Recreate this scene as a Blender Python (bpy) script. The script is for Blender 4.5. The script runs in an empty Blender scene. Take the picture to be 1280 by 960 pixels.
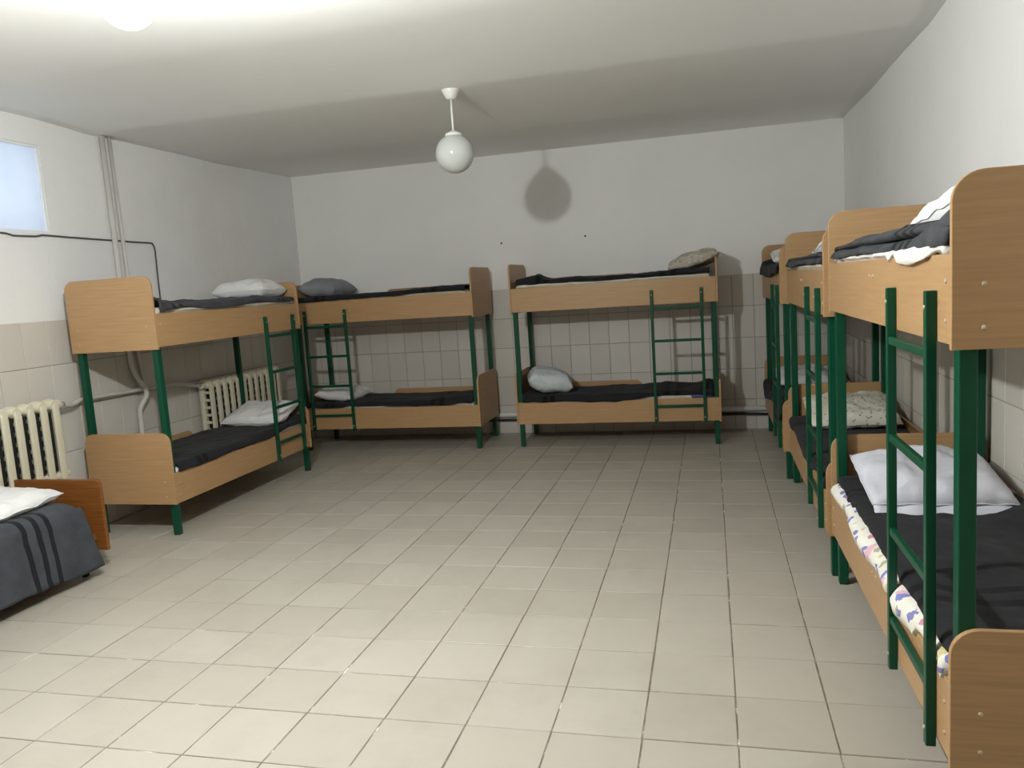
import bpy, bmesh, math, random
from mathutils import Vector, Matrix, noise

# ------------------------------------------------------------------ camera, world, light, exposure
scene = bpy.context.scene
COL = scene.collection
F_PX = 984.1
cam_data = bpy.data.cameras.new('camera')
cam_data.sensor_width = 36.0
cam_data.lens = F_PX / 1280 * 36.0
cam_data.clip_start = 0.02
cam = bpy.data.objects.new('camera', cam_data)
COL.objects.link(cam)
YAW, PITCH, ROLL = -0.250906, 0.1236156, -0.0654790
CAM_POS = Vector((-0.378, -2.635, 1.626))
cy, sy = math.cos(YAW), math.sin(YAW)
cp, sp = math.cos(PITCH), math.sin(PITCH)
cr, sr = math.cos(ROLL), math.sin(ROLL)
v_right = Vector((cy, -sy, 0)); v_fwd = Vector((sy * cp, cy * cp, -sp)); v_up = v_right.cross(v_fwd)
a_right = cr * v_right + sr * v_up
a_up = -sr * v_right + cr * v_up
cam.matrix_world = Matrix(((a_right.x, a_up.x, -v_fwd.x, CAM_POS.x), (a_right.y, a_up.y, -v_fwd.y, CAM_POS.y),
                           (a_right.z, a_up.z, -v_fwd.z, CAM_POS.z), (0, 0, 0, 1)))
scene.camera = cam

world = bpy.data.worlds.new('overcast sky')
scene.world = world
world.use_nodes = True
bg = world.node_tree.nodes['Background']
bg.inputs['Color'].default_value = (0.68, 0.78, 0.93, 1)
bg.inputs['Strength'].default_value = 1.55

LAMP_POWER = 360.0
GLOBE_GLOW = 14.0
scene.view_settings.view_transform = 'Standard'
scene.view_settings.look = 'None'
scene.view_settings.gamma = 1.0
scene.view_settings.use_curve_mapping = False
scene.view_settings.exposure = 0.0
try:
    scene.cycles.diffuse_bounces = 8
    scene.cycles.max_bounces = 14
    scene.cycles.use_denoising = True
except Exception:
    pass

X_L, X_R, Y_B, Y_F, CEIL = -4.97, 0.925, 5.74, -3.4, 3.0
rnd = random.Random(7)

# ------------------------------------------------------------------ helpers
def link(o, parent=None):
    COL.objects.link(o)
    if parent is not None:
        o.parent = parent
    return o

def tag(o, label=None, cat=None, group=None, kind=None):
    if label: o['label'] = label
    if cat: o['category'] = cat
    if group: o['group'] = group
    if kind: o['kind'] = kind
    return o

def empty(name, loc=(0, 0, 0), rz=0.0):
    o = bpy.data.objects.new(name, None)
    o.empty_display_size = 0.1
    o.location = loc
    o.rotation_euler = (0, 0, rz)
    return link(o)

class MB:
    """Collects simple shapes and links them as one mesh object."""
    def __init__(s):
        s.bm = bmesh.new()
    def box(s, lo, hi, bevel=0.0, seg=2):
        x0, y0, z0 = lo; x1, y1, z1 = hi
        b = bmesh.new()
        vs = [b.verts.new(p) for p in ((x0, y0, z0), (x1, y0, z0), (x1, y1, z0), (x0, y1, z0), (x0, y0, z1), (x1, y0, z1), (x1, y1, z1), (x0, y1, z1))]
        for f in ((3, 2, 1, 0), (4, 5, 6, 7), (0, 1, 5, 4), (1, 2, 6, 5), (2, 3, 7, 6), (3, 0, 4, 7)):
            b.faces.new([vs[i] for i in f])
        if bevel > 0:
            bmesh.ops.bevel(b, geom=b.edges[:], offset=bevel, segments=seg, affect='EDGES', profile=0.5)
        s._add(b); return s
    def _add(s, b):
        me = bpy.data.meshes.new('tmp'); b.to_mesh(me); b.free()
        s.bm.from_mesh(me); bpy.data.meshes.remove(me)
    def prism(s, pts, axis, a0, a1, bevel=0.0):
        """2-D outline extruded along an axis: 'x' -> pts are (y,z); 'y' -> pts are (x,z)."""
        b = bmesh.new()
        mk = (lambda p, a: (a, p[0], p[1])) if axis == 'x' else (lambda p, a: (p[0], a, p[1]))
        A = [b.verts.new(mk(p, a0)) for p in pts]; B = [b.verts.new(mk(p, a1)) for p in pts]
        n = len(pts)
        b.faces.new(A); b.faces.new(B[::-1])
        for i in range(n):
            b.faces.new((A[i], B[i], B[(i + 1) % n], A[(i + 1) % n]))
        bmesh.ops.recalc_face_normals(b, faces=b.faces[:])
        if bevel > 0:
            es = [e for e in b.edges if len(e.link_faces) == 2 and abs(e.link_faces[0].normal.dot(e.link_faces[1].normal)) < 0.6 and
                  (abs(e.link_faces[0].normal[0 if axis == 'x' else 1]) > 0.9 or abs(e.link_faces[1].normal[0 if axis == 'x' else 1]) > 0.9)]
            bmesh.ops.bevel(b, geom=es, offset=bevel, segments=2, affect='EDGES', profile=0.5)
        s._add(b); return s
    def tube(s, pts, r, seg=12, cap=True):
        pts = [Vector(p) for p in pts]
        rs = r if isinstance(r, (list, tuple)) else [r] * len(pts)
        rings = []; prev = None
        for i, p in enumerate(pts):
            t = (pts[min(i + 1, len(pts) - 1)] - pts[max(i - 1, 0)]).normalized()
            if prev is None:
                ref = Vector((0, 0, 1)) if abs(t.z) < 0.9 else Vector((1, 0, 0))
                n = t.cross(ref).normalized()
            else:
                n = (prev - t * prev.dot(t)).normalized()
            prev = n; m = t.cross(n)
            rings.append([s.bm.verts.new(p + rs[i] * (math.cos(2 * math.pi * k / seg) * n + math.sin(2 * math.pi * k / seg) * m)) for k in range(seg)])
        for a, b in zip(rings, rings[1:]):
            for k in range(seg):
                s.bm.faces.new((a[k], a[(k + 1) % seg], b[(k + 1) % seg], b[k]))
        if cap:
            s.bm.faces.new(rings[0][::-1]); s.bm.faces.new(rings[-1])
        return s
    def lathe(s, prof, c=(0, 0, 0), seg=32):
        rings = []
        for r, z in prof:
            if r < 1e-5:
                rings.append([s.bm.verts.new((c[0], c[1], c[2] + z))])
            else:
                rings.append([s.bm.verts.new((c[0] + r * math.cos(2 * math.pi * k / seg), c[1] + r * math.sin(2 * math.pi * k / seg), c[2] + z)) for k in range(seg)])
        for a, b in zip(rings, rings[1:]):
            for k in range(seg):
                k2 = (k + 1) % seg
                if len(a) == 1 and len(b) == 1: continue
                if len(a) == 1: s.bm.faces.new((a[0], b[k], b[k2]))
                elif len(b) == 1: s.bm.faces.new((a[k], b[0], a[k2]))
                else: s.bm.faces.new((a[k], b[k], b[k2], a[k2]))
        return s
    def grid(s, nx, ny, fn):
        vs = [[s.bm.verts.new(fn(i / nx, j / ny)) for j in range(ny + 1)] for i in range(nx + 1)]
        for i in range(nx):
            for j in range(ny):
                s.bm.faces.new((vs[i][j], vs[i + 1][j], vs[i + 1][j + 1], vs[i][j + 1]))
        return vs
    def mirror_x(s, L):
        for v in s.bm.verts: v.co.x = L - v.co.x
        return s
    def build(s, name, mat, parent=None, smooth=False, recalc=True):
        if recalc: bmesh.ops.recalc_face_normals(s.bm, faces=s.bm.faces[:])
        me = bpy.data.meshes.new(name); s.bm.to_mesh(me); s.bm.free()
        if mat: me.materials.append(mat)
        if smooth:
            for p in me.polygons: p.use_smooth = True
        return link(bpy.data.objects.new(name, me), parent)

def obj_from(me, name, parent=None):
    return link(bpy.data.objects.new(name, me), parent)

def smooth_auto(o, ang=40):
    me = o.data
    for p in me.polygons: p.use_smooth = True
    bm = bmesh.new(); bm.from_mesh(me)
    for e in bm.edges:
        if len(e.link_faces) == 2 and e.calc_face_angle(0) > math.radians(ang): e.smooth = False
    bm.to_mesh(me); bm.free()
    return o

# ------------------------------------------------------------------ materials
class MT:
    def __init__(s, name, col=(0.5, 0.5, 0.5), rough=0.5, spec=0.5):
        s.m = bpy.data.materials.new(name); s.m.use_nodes = True
        s.t = s.m.node_tree; s.b = s.t.nodes['Principled BSDF']
        s.b.inputs['Base Color'].default_value = (*col, 1)
        s.b.inputs['Roughness'].default_value = rough
        s.b.inputs['Specular IOR Level'].default_value = spec
    def n(s, typ, **kw):
        nd = s.t.nodes.new(typ)
        for k, v in kw.items():
            if k in nd.inputs: nd.inputs[k].default_value = v
            else: setattr(nd, k, v)
        return nd
    def l(s, a, b): s.t.links.new(a, b)
    def coords(s, scale=(1, 1, 1), which='Object', loc=(0, 0, 0)):
        tc = s.n('ShaderNodeTexCoord'); mp = s.n('ShaderNodeMapping')
        mp.inputs['Scale'].default_value = scale; mp.inputs['Location'].default_value = loc
        s.l(tc.outputs[which], mp.inputs['Vector']); return mp.outputs['Vector']
    def noise(s, vec, scale, detail=4, rough=0.55):
        nd = s.n('ShaderNodeTexNoise', Scale=scale, Detail=detail, Roughness=rough)
        s.l(vec, nd.inputs['Vector']); return nd.outputs['Fac']
    def ramp(s, fac, stops, interp='LINEAR'):
        r = s.n('ShaderNodeValToRGB'); cr_ = r.color_ramp; cr_.interpolation = interp
        while len(cr_.elements) < len(stops): cr_.elements.new(0.5)
        for e, (p, c) in zip(cr_.elements, stops):
            e.position = p; e.color = (*c, 1) if len(c) == 3 else c
        s.l(fac, r.inputs['Fac']); return r.outputs['Color']
    def mix(s, fac, a, b, blend='MIX'):
        m = s.n('ShaderNodeMix', data_type='RGBA', blend_type=blend)
        for sock, v in ((m.inputs[0], fac), (m.inputs[6], a), (m.inputs[7], b)):
            if hasattr(v, 'links'): s.l(v, sock)
            elif isinstance(v, (int, float)): sock.default_value = v
            else: sock.default_value = (*v, 1)
        return m.outputs[2]
    def math(s, op, a, b=None, c=None):
        m = s.n('ShaderNodeMath', operation=op)
        for i, v in enumerate((a, b, c)):
            if v is None: continue
            if hasattr(v, 'links'): s.l(v, m.inputs[i])
            else: m.inputs[i].default_value = v
        return m.outputs[0]
    def color(s, c): s.l(c, s.b.inputs['Base Color']); return s
    def bump(s, h, strength=0.2, dist=0.01):
        b = s.n('ShaderNodeBump', Strength=strength, Distance=dist)
        s.l(h, b.inputs['Height']); s.l(b.outputs['Normal'], s.b.inputs['Normal']); return s

def mat_wood(name, dark, light, rough=0.38):
    M = MT(name, light, rough, 0.4)
    v = M.coords((1.2, 1.2, 26))
    f = M.noise(v, 3.0, 6, 0.62)
    v2 = M.coords((2.5, 2.5, 160)); f2 = M.noise(v2, 3.0, 3, 0.5)
    c = M.ramp(f, [(0.30, dark), (0.68, light)])
    c = M.mix(M.math('MULTIPLY', f2, 0.30), c, dark)
    M.color(c); M.bump(f2, 0.04, 0.002)
    return M.m

def mat_plaster(name, col, stain=(0.5, 0.5, 0.48), bump=0.25):
    M = MT(name, col, 0.85, 0.2)
    v = M.coords()
    f = M.noise(v, 0.9, 5, 0.6)
    f2 = M.noise(v, 14, 5, 0.6)
    c = M.mix(M.ramp(f, [(0.45, (0, 0, 0)), (0.75, (0.35, 0.35, 0.35))]), col, stain)
    M.color(c)
    f3 = M.noise(v, 3.0, 4, 0.5)
    h = M.math('ADD', M.math('MULTIPLY', f2, 0.35), f3)
    M.bump(h, bump, 0.02)
    return M.m

def mat_tile(name, c1, c2, rough=0.35, blot=None):
    M = MT(name, c1, rough, 0.5)
    oi = M.n('ShaderNodeObjectInfo')
    c = M.ramp(oi.outputs['Random'], [(0.0, c1), (1.0, c2)])
    v = M.coords(which='Object'); f = M.noise(v, 6, 5, 0.6)
    if blot:
        w = M.n('ShaderNodeNewGeometry'); mp = M.n('ShaderNodeMapping'); M.l(w.outputs['Position'], mp.inputs['Vector'])
        fb = M.noise(mp.outputs['Vector'], 1.6, 6, 0.65)
        c = M.mix(M.ramp(fb, [(0.48, (0, 0, 0)), (0.78, (0.55, 0.55, 0.55))]), c, blot)
        ff = M.noise(mp.outputs['Vector'], 55, 4, 0.6)
        c = M.mix(M.ramp(ff, [(0.62, (0, 0, 0)), (0.85, (0.35, 0.35, 0.35))]), c, blot)
        r = M.ramp(fb, [(0.3, (rough - .07,) * 3), (0.8, (rough + .16,) * 3)]); M.l(r, M.b.inputs['Roughness'])
    M.color(c); M.bump(f, 0.05, 0.004)
    return M.m

def mat_grout(name, stops, scale=9):
    M = MT(name, stops[0][1], 0.9, 0.1)
    w = M.n('ShaderNodeNewGeometry'); mp = M.n('ShaderNodeMapping'); M.l(w.outputs['Position'], mp.inputs['Vector'])
    M.color(M.ramp(M.noise(mp.outputs['Vector'], scale, 4, 0.7), stops)); return M.m

def mat_paint(name, col, rough=0.35, var=0.25, spec=0.5):
    M = MT(name, col, rough, spec)
    v = M.coords(); f = M.noise(v, 9, 5, 0.6)
    M.color(M.mix(M.math('MULTIPLY', f, var), col, tuple(c * 0.55 for c in col)))
    M.bump(M.noise(v, 60, 3, 0.5), 0.06, 0.002)
    return M.m

def mat_fabric(name, col, dark, stripes=(), axis='X', sw=0.035, stripe_col=(0.008, 0.009, 0.011), weave=420, rough=0.95):
    M = MT(name, col, rough, 0.15)
    M.b.inputs['Sheen Weight'].default_value = 0.04
    M.b.inputs['Sheen Roughness'].default_value = 0.6
    v = M.coords(); f = M.noise(v, 7, 6, 0.65)
    c = M.ramp(f, [(0.3, dark), (0.7, col)])
    fz = M.noise(v, 90, 4, 0.7)
    c = M.mix(M.math('MULTIPLY', fz, 0.5), c, dark)
    if stripes:
        sep = M.n('ShaderNodeSeparateXYZ'); M.l(v, sep.inputs[0])
        coord = M.math('ADD', sep.outputs[axis], M.math('MULTIPLY', M.math('SUBTRACT', M.noise(v, 6, 2), 0.5), 0.03))
        for s0 in stripes:
            d = M.math('ABSOLUTE', M.math('SUBTRACT', coord, s0))
            c = M.mix(M.math('MULTIPLY', M.math('LESS_THAN', d, sw / 2), 0.9), c, stripe_col)
    M.color(c)
    M.bump(M.math('ADD', M.math('MULTIPLY', fz, 0.6), M.noise(v, weave, 2)), 0.35, 0.004)
    return M.m

def mat_linen(name, col, shade, spots=None, scale=30, size=0.25):
    """plain or printed cotton; spots = list of print colours"""
    M = MT(name, col, 0.9, 0.15)
    v = M.coords(); f = M.noise(v, 5, 5, 0.6)
    c = M.ramp(f, [(0.3, shade), (0.65, col)])
    if spots:
        vd = M.n('ShaderNodeMix', data_type='VECTOR')
        nz = M.n('ShaderNodeTexNoise', Scale=scale * 1.3, Detail=3.0); M.l(v, nz.inputs['Vector'])
        ad = M.n('ShaderNodeVectorMath', operation='MULTIPLY_ADD')
        M.l(nz.outputs['Color'], ad.inputs[0]); ad.inputs[1].default_value = (0.9 / scale,) * 3; M.l(v, ad.inputs[2])
        vo = M.n('ShaderNodeTexVoronoi', Scale=float(scale)); M.l(ad.outputs[0], vo.inputs['Vector'])
        sep = M.n('ShaderNodeSeparateColor'); M.l(vo.outputs['Color'], sep.inputs[0])
        n = len(spots)
        pc = M.ramp(sep.outputs[0], [(i / n, s) for i, s in enumerate(spots)], 'CONSTANT')
        mask = M.math('MULTIPLY', M.math('LESS_THAN', vo.outputs['Distance'], size), M.math('GREATER_THAN', sep.outputs[1], 0.25))
        c = M.mix(M.math('MULTIPLY', mask, 0.85), c, pc)
    M.color(c)
    M.bump(M.math('ADD', M.noise(v, 16, 4, 0.6), M.math('MULTIPLY', M.noise(v, 300, 2), 0.15)), 0.45, 0.012)
    return M.m

WOOD = mat_wood('beech laminate', (0.39, 0.235, 0.112), (0.48, 0.30, 0.150))
COT_WOOD = mat_wood('varnished wood', (0.15, 0.050, 0.012), (0.29, 0.11, 0.026), 0.28)
GREEN = mat_paint('green enamel', (0.003, 0.066, 0.032), 0.35, 0.3, 0.3)
WALL = mat_plaster('white plaster', (0.85, 0.855, 0.845), (0.72, 0.72, 0.70))
WALL_L = mat_plaster('white plaster uneven', (0.80, 0.80, 0.80), (0.60, 0.60, 0.58), 0.4)
CEILM = mat_plaster('ceiling whitewash', (0.86, 0.86, 0.845), (0.78, 0.775, 0.75), 0.12)
FLOOR_TILE = mat_tile('beige floor tile', (0.415, 0.385, 0.328), (0.455, 0.425, 0.368), 0.42, (0.33, 0.30, 0.25))
FLOOR_GROUT = mat_grout('floor joint', [(0.0, (0.10, 0.085, 0.065)), (0.50, (0.20, 0.17, 0.13)), (0.60, (0.30, 0.27, 0.22)), (0.66, (0.75, 0.73, 0.68))], 7)
WALL_TILE = mat_tile('glazed wall tile', (0.56, 0.53, 0.48), (0.62, 0.59, 0.54), 0.42)
WALL_GROUT = mat_grout('wall joint', [(0.3, (0.16, 0.145, 0.125)), (0.7, (0.30, 0.28, 0.25))])
GAP_SHADE = mat_paint('painted gap shade', (0.018, 0.018, 0.020), 0.7, 0.5, 0.2)  # shade between the radiator sections, put into the colour
CREAM = mat_paint('cream radiator paint', (0.66, 0.62, 0.48), 0.4, 0.2)
PIPE_PAINT = mat_paint('white pipe paint', (0.60, 0.58, 0.54), 0.45, 0.25)
BLACK_PIPE = mat_paint('black paint', (0.012, 0.012, 0.014), 0.5)
STEEL = MT('bolt steel', (0.62, 0.60, 0.56), 0.35).m
STEEL.node_tree.nodes['Principled BSDF'].inputs['Metallic'].default_value = 0.8
CAP = mat_paint('beige bolt cap', (0.46, 0.37, 0.26), 0.4, 0.2)
PLY = mat_wood('plywood base', (0.25, 0.16, 0.09), (0.40, 0.27, 0.15), 0.6)
WHITE_ENAMEL = mat_paint('white enamel', (0.78, 0.78, 0.76), 0.3, 0.1)
CABLE = mat_paint('dark cable', (0.09, 0.085, 0.08), 0.6)
BLANKET = mat_fabric('charcoal wool', (0.026, 0.027, 0.031), (0.013, 0.0135, 0.016), (0.30, 0.38, 1.50, 1.60), stripe_col=(0.004, 0.004, 0.005), sw=0.045)
BLANKET_GREY = mat_fabric('grey wool', (0.085, 0.085, 0.10), (0.036, 0.036, 0.045), (0.22, 0.30, 1.66, 1.74))
BLANKET_STRIPE = mat_fabric('grey wool with black stripes', (0.085, 0.09, 0.10), (0.034, 0.037, 0.042), (1.36, 1.45, 1.54), sw=0.045)
COT_BLANKET = mat_fabric('grey wool with three stripes', (0.075, 0.082, 0.094), (0.040, 0.044, 0.052), (0.84, 0.925, 1.005), 'Y', 0.034)
SHEET = mat_linen('off white sheet', (0.72, 0.68, 0.57), (0.56, 0.52, 0.42))
SHEET_W = mat_linen('white sheet', (0.80, 0.78, 0.74), (0.66, 0.62, 0.58))
SHEET_FLORAL = mat_linen('flowered sheet', (0.82, 0.80, 0.74), (0.72, 0.70, 0.62), [(0.12, 0.14, 0.50), (0.55, 0.17, 0.28), (0.62, 0.52, 0.22), (0.35, 0.36, 0.24), (0.72, 0.40, 0.50), (0.12, 0.12, 0.42)], 17, 0.40)
LINEN_WHITE = mat_linen('white pillowcase', (0.80, 0.80, 0.80), (0.68, 0.68, 0.69))
LINEN_BLUE = mat_linen('pale lilac pillowcase', (0.66, 0.67, 0.74), (0.55, 0.56, 0.63))
LINEN_GREY = mat_linen('grey pillowcase', (0.30, 0.315, 0.34), (0.22, 0.23, 0.25))
LINEN_BEIGE = mat_linen('beige printed pillowcase', (0.55, 0.50, 0.43), (0.42, 0.38, 0.32), [(0.28, 0.22, 0.17), (0.66, 0.62, 0.55)], 26, 0.3)
LINEN_FLORAL = mat_linen('sprigged pillowcase', (0.70, 0.69, 0.60), (0.60, 0.59, 0.50), [(0.10, 0.12, 0.09), (0.22, 0.24, 0.18), (0.28, 0.2, 0.18)], 40, 0.30)
LINEN_PRINT = mat_linen('pale blue printed pillowcase', (0.60, 0.65, 0.68), (0.45, 0.50, 0.53), [(0.35, 0.40, 0.45), (0.5, 0.5, 0.52)], 24, 0.26)

# ------------------------------------------------------------------ the room
def structure(o): o['kind'] = 'structure'; return o

TH = 0.006
def tile_mesh(name, mat, w, h, d=TH, bev=0.0025):
    m = MB().box((-w / 2, -d, -h / 2), (w / 2, 0, h / 2), 0)
    bm = m.bm
    front = [e for e in bm.edges if all(abs(v.co.y + d) < 1e-6 for v in e.verts)]
    bmesh.ops.bevel(bm, geom=front, offset=bev, segments=1, affect='EDGES')
    me = bpy.data.meshes.new(name); bm.to_mesh(me); bm.free(); me.materials.append(mat)
    return me

# floor
fl = structure(MB().box((X_L - 0.5, Y_F - 0.3, -0.15), (X_R + 0.3, Y_B + 0.3, -0.003)).build('floor', FLOOR_GROUT))
FT, GAP = 0.33, 0.0058
def floor_tile_mesh(w, h):
    m = MB().box((-w / 2, -h / 2, -0.010), (w / 2, h / 2, 0.0))
    bm = m.bm
    top = [e for e in bm.edges if all(abs(v.co.z) < 1e-6 for v in e.verts)]
    bmesh.ops.bevel(bm, geom=top, offset=0.0015, segments=1, affect='EDGES')
    me = bpy.data.meshes.new('floor_tile'); bm.to_mesh(me); bm.free(); me.materials.append(FLOOR_TILE)
    return me
def in_view(p, margin=0.06):
    d = Vector(p) - CAM_POS
    z = d.dot(v_fwd)
    if z < 0.2: return 0
    x, y = F_PX * d.dot(a_right) / z / 640, F_PX * d.dot(a_up) / z / 480
    return 1.0 / z if abs(x) < 1 + margin and abs(y) < 1 + margin else 0
cells = []
for i in range(-16, 3):
    for j in range(-11, 18):
        x0, x1 = max(i * FT, X_L), min((i + 1) * FT, X_R)
        y0, y1 = max(j * FT, Y_F), min((j + 1) * FT, Y_B)
        if x1 - x0 < 0.02 or y1 - y0 < 0.02: continue
        vis = max(in_view(((x0 + x1) / 2, (y0 + y1) / 2, 0)), in_view((x0, y1, 0)), in_view((x1, y1, 0)))
        cells.append((vis, x0, x1, y0, y1))
cells.sort(key=lambda c: -c[0])
fcache = {}
rest = MB()
for k, (vis, x0, x1, y0, y1) in enumerate(cells):
    w, h = round(x1 - x0 - GAP, 4), round(y1 - y0 - GAP, 4)
    cx, cyy = (x0 + x1) / 2, (y0 + y1) / 2
    if vis > 0 and k < 300:
        if (w, h) not in fcache: fcache[(w, h)] = floor_tile_mesh(w, h)
        o = obj_from(fcache[(w, h)], 'tile', fl)
        o.location = (cx + rnd.uniform(-.0012, .0012), cyy + rnd.uniform(-.0012, .0012), rnd.uniform(-.0006, .0004))
        o.rotation_euler = (rnd.uniform(-.0012, .0012), rnd.uniform(-.0012, .0012), rnd.uniform(-.003, .003))
    else:
        rest.box((cx - w / 2, cyy - h / 2, -0.010), (cx + w / 2, cyy + h / 2, 0.0))
rest.build('tiles', FLOOR_TILE, fl)['kind'] = 'stuff'

# walls (plaster) with a glazed tile dado
ZS = [0.0, 0.315, 0.632, 0.952, 1.275, 1.595]
TP = 0.2114
def wall_tiles(wall, rot, offset, a0, a1, phase, hole=None):
    """tiles along local a axis; offset = wall plane point; rot = z rotation of tile whose front is local -y"""
    cache = {}
    n0 = math.floor((a0 - phase) / TP)
    a = phase + n0 * TP
    while a < a1 - 0.005:
        b0, b1 = max(a, a0), min(a + TP, a1)
        if b1 - b0 > 0.012:
            for z0, z1 in zip(ZS, ZS[1:]):
                w, h = round(b1 - b0 - 0.0035, 4), round(z1 - z0 - 0.0035, 4)
                if (w, h) not in cache: cache[(w, h)] = tile_mesh('wall_tile', WALL_TILE, w, h)
                o = obj_from(cache[(w, h)], 'tile', wall)
                c = (b0 + b1) / 2
                o.rotation_euler = (rnd.uniform(-.002, .002), 0, rot + rnd.uniform(-.002, .002))
                z = (z0 + z1) / 2
                o.location = (c, offset, z) if abs(math.sin(rot)) < 0.5 else (offset, c, z)
        a += TP

def grout_panel(wall, lo, hi):
    MB().box(lo, hi).build('tile_bed', WALL_GROUT, wall)

wb = structure(MB().box((X_L - 0.5, Y_B, -0.1), (X_R + 0.3, Y_B + 0.25, CEIL + 0.2)).build('wall_back', WALL))
grout_panel(wb, (X_L, Y_B - 0.003, 0), (X_R, Y_B, 1.593))
wall_tiles(wb, 0, Y_B - 0.002, X_L, X_R, 0.057)
wr = structure(MB().box((X_R, Y_F - 0.3, -0.1), (X_R + 0.25, Y_B, CEIL + 0.2)).build('wall_right', WALL))
grout_panel(wr, (X_R - 0.003, Y_F, 0), (X_R, Y_B, 1.593))
wall_tiles(wr, -math.pi / 2, X_R - 0.002, Y_F, Y_B, 0.09)
wf = structure(MB().box((X_L - 0.5, Y_F - 0.25, -0.1), (X_R, Y_F, CEIL + 0.2)).build('wall_front', mat_plaster('dark wall to cut bounce light', (0.13, 0.095, 0.07), (0.10, 0.08, 0.06))))  # unseen wall, coloured dark and set close to cut light from behind

# left wall with the high basement window, its frosted pane set almost flush with the plaster
WY0, WY1, WZ0, WZ1, WD = 0.62, 2.175, 2.215, 2.835, 0.20
W0, W1 = X_L - WD, X_L
wl = MB()
wl.box((W0, Y_F, -0.1), (W1, Y_B, WZ0)); wl.box((W0, Y_F, WZ1), (W1, Y_B, CEIL + 0.2))
wl.box((W0, Y_F, WZ0), (W1, WY0, WZ1)); wl.box((W0, WY1, WZ0), (W1, Y_B, WZ1))
wl = structure(wl.build('wall_left', WALL_L))
grout_panel(wl, (X_L, Y_F, 0), (X_L + 0.003, Y_B, 1.593))
wall_tiles(wl, math.pi / 2, X_L + 0.002, Y_F, Y_B, 2.012)
win = structure(empty('window_1', (X_L - 0.045, (WY0 + WY1) / 2, WZ0)))
hw, hh = (WY1 - WY0) / 2, WZ1 - WZ0
FRM = mat_paint('white window paint', (0.82, 0.84, 0.85), 0.4, 0.05)
FW = 0.018
f = MB()
f.box((0, -hw, 0), (0.04, hw, FW), .003); f.box((0, -hw, hh - FW), (0.04, hw, hh), .003)
f.box((0, -hw, FW), (0.04, -hw + FW, hh - FW), .003); f.box((0, hw - FW, FW), (0.04, hw, hh - FW), .003)
f.box((0, -0.025, FW), (0.042, 0.025, hh - FW), .004)
f.build('window_frame', FRM, win)
GL = MT('frosted window glass', (0.8, 0.85, 0.9), 0.25, 0.4)
_t = GL.n('ShaderNodeBsdfTranslucent'); _mx = GL.n('ShaderNodeMixShader'); _mx.inputs[0].default_value = 0.85
_gc = GL.ramp(GL.noise(GL.coords((1, 1.6, 2.2)), 1.6, 3, 0.5), [(0.35, (0.72, 0.76, 0.80)), (0.65, (0.80, 0.82, 0.85))])
GL.l(_gc, _t.inputs['Color'])
_out = [n for n in GL.t.nodes if n.type == 'OUTPUT_MATERIAL'][0]
GL.l(GL.b.outputs[0], _mx.inputs[1]); GL.l(_t.outputs[0], _mx.inputs[2]); GL.l(_mx.outputs[0], _out.inputs['Surface'])
for a, b in ((-hw + FW, -0.025), (0.025, hw - FW)):
    pn = MB(); pn.grid(1, 1, lambda p, q: (0.020, a + (b - a) * p, FW + (hh - 2 * FW) * q))
    pn = pn.build('pane', GL.m, win)
pl = bpy.data.lights.new('window portal', 'AREA'); pl.shape = 'RECTANGLE'; pl.size = hh; pl.size_y = 2 * hw
plo = bpy.data.objects.new('window portal', pl); link(plo)
plo.location = (X_L - WD - 0.02, (WY0 + WY1) / 2, (WZ0 + WZ1) / 2); plo.rotation_euler = (0, -math.pi / 2, 0)
try: pl.cycles.is_portal = True
except Exception: pass

# ceiling: cast slabs whose joints sag a little
def ceil_slope(y):
    if y < 0.5: return -0.012
    if y < 1.30: return -0.012 + 0.042 * (y - 0.5) / 0.8
    if y < 1.42: return 0.030 + 0.022 * (y - 1.30) / 0.12
    if y < 2.60: return 0.052 - 0.132 * (y - 1.42) / 1.18
    if y < 2.70: return -0.080 + 0.098 * (y - 2.60) / 0.10
    if y < 4.26: return 0.018 - 0.036 * (y - 2.70) / 1.56
    if y < 4.36: return -0.018 + 0.050 * (y - 4.26) / 0.10
    return 0.032 - 0.02 * (y - 4.36) / 1.38
_cz = [0.0]
for _k in range(2300):
    _cz.append(_cz[-1] + ceil_slope(Y_F - 0.1 + _k * 0.0055) * 0.0055)
_c0 = _cz[int((2.735 - Y_F + 0.1) / 0.0055)]
def ceil_z(x, y):
    q = min(max((y - Y_F + 0.1) / 0.0055, 0), 2299)
    k = int(q)
    z = 2.99 + _cz[k] + (_cz[k + 1] - _cz[k]) * (q - k) - _c0
    return z + 0.005 * noise.noise(Vector((x * 0.35, y * 0.5, 3.1)))
cm = MB()
def cfn(a, b):
    x = X_L - 0.02 + a * (X_R - X_L + 0.04); y = Y_F - 0.02 + b * (Y_B - Y_F + 0.04)
    return (x, y, ceil_z(x, y))
cm.grid(40, 290, cfn)
for fce in cm.bm.faces: fce.normal_flip()
ce = cm.build('ceiling', CEILM, smooth=True, recalc=False)
structure(ce)
sm = ce.modifiers.new('thickness', 'SOLIDIFY'); sm.thickness = 0.12; sm.offset = -1
bpy.context.view_layer.update()

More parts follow.
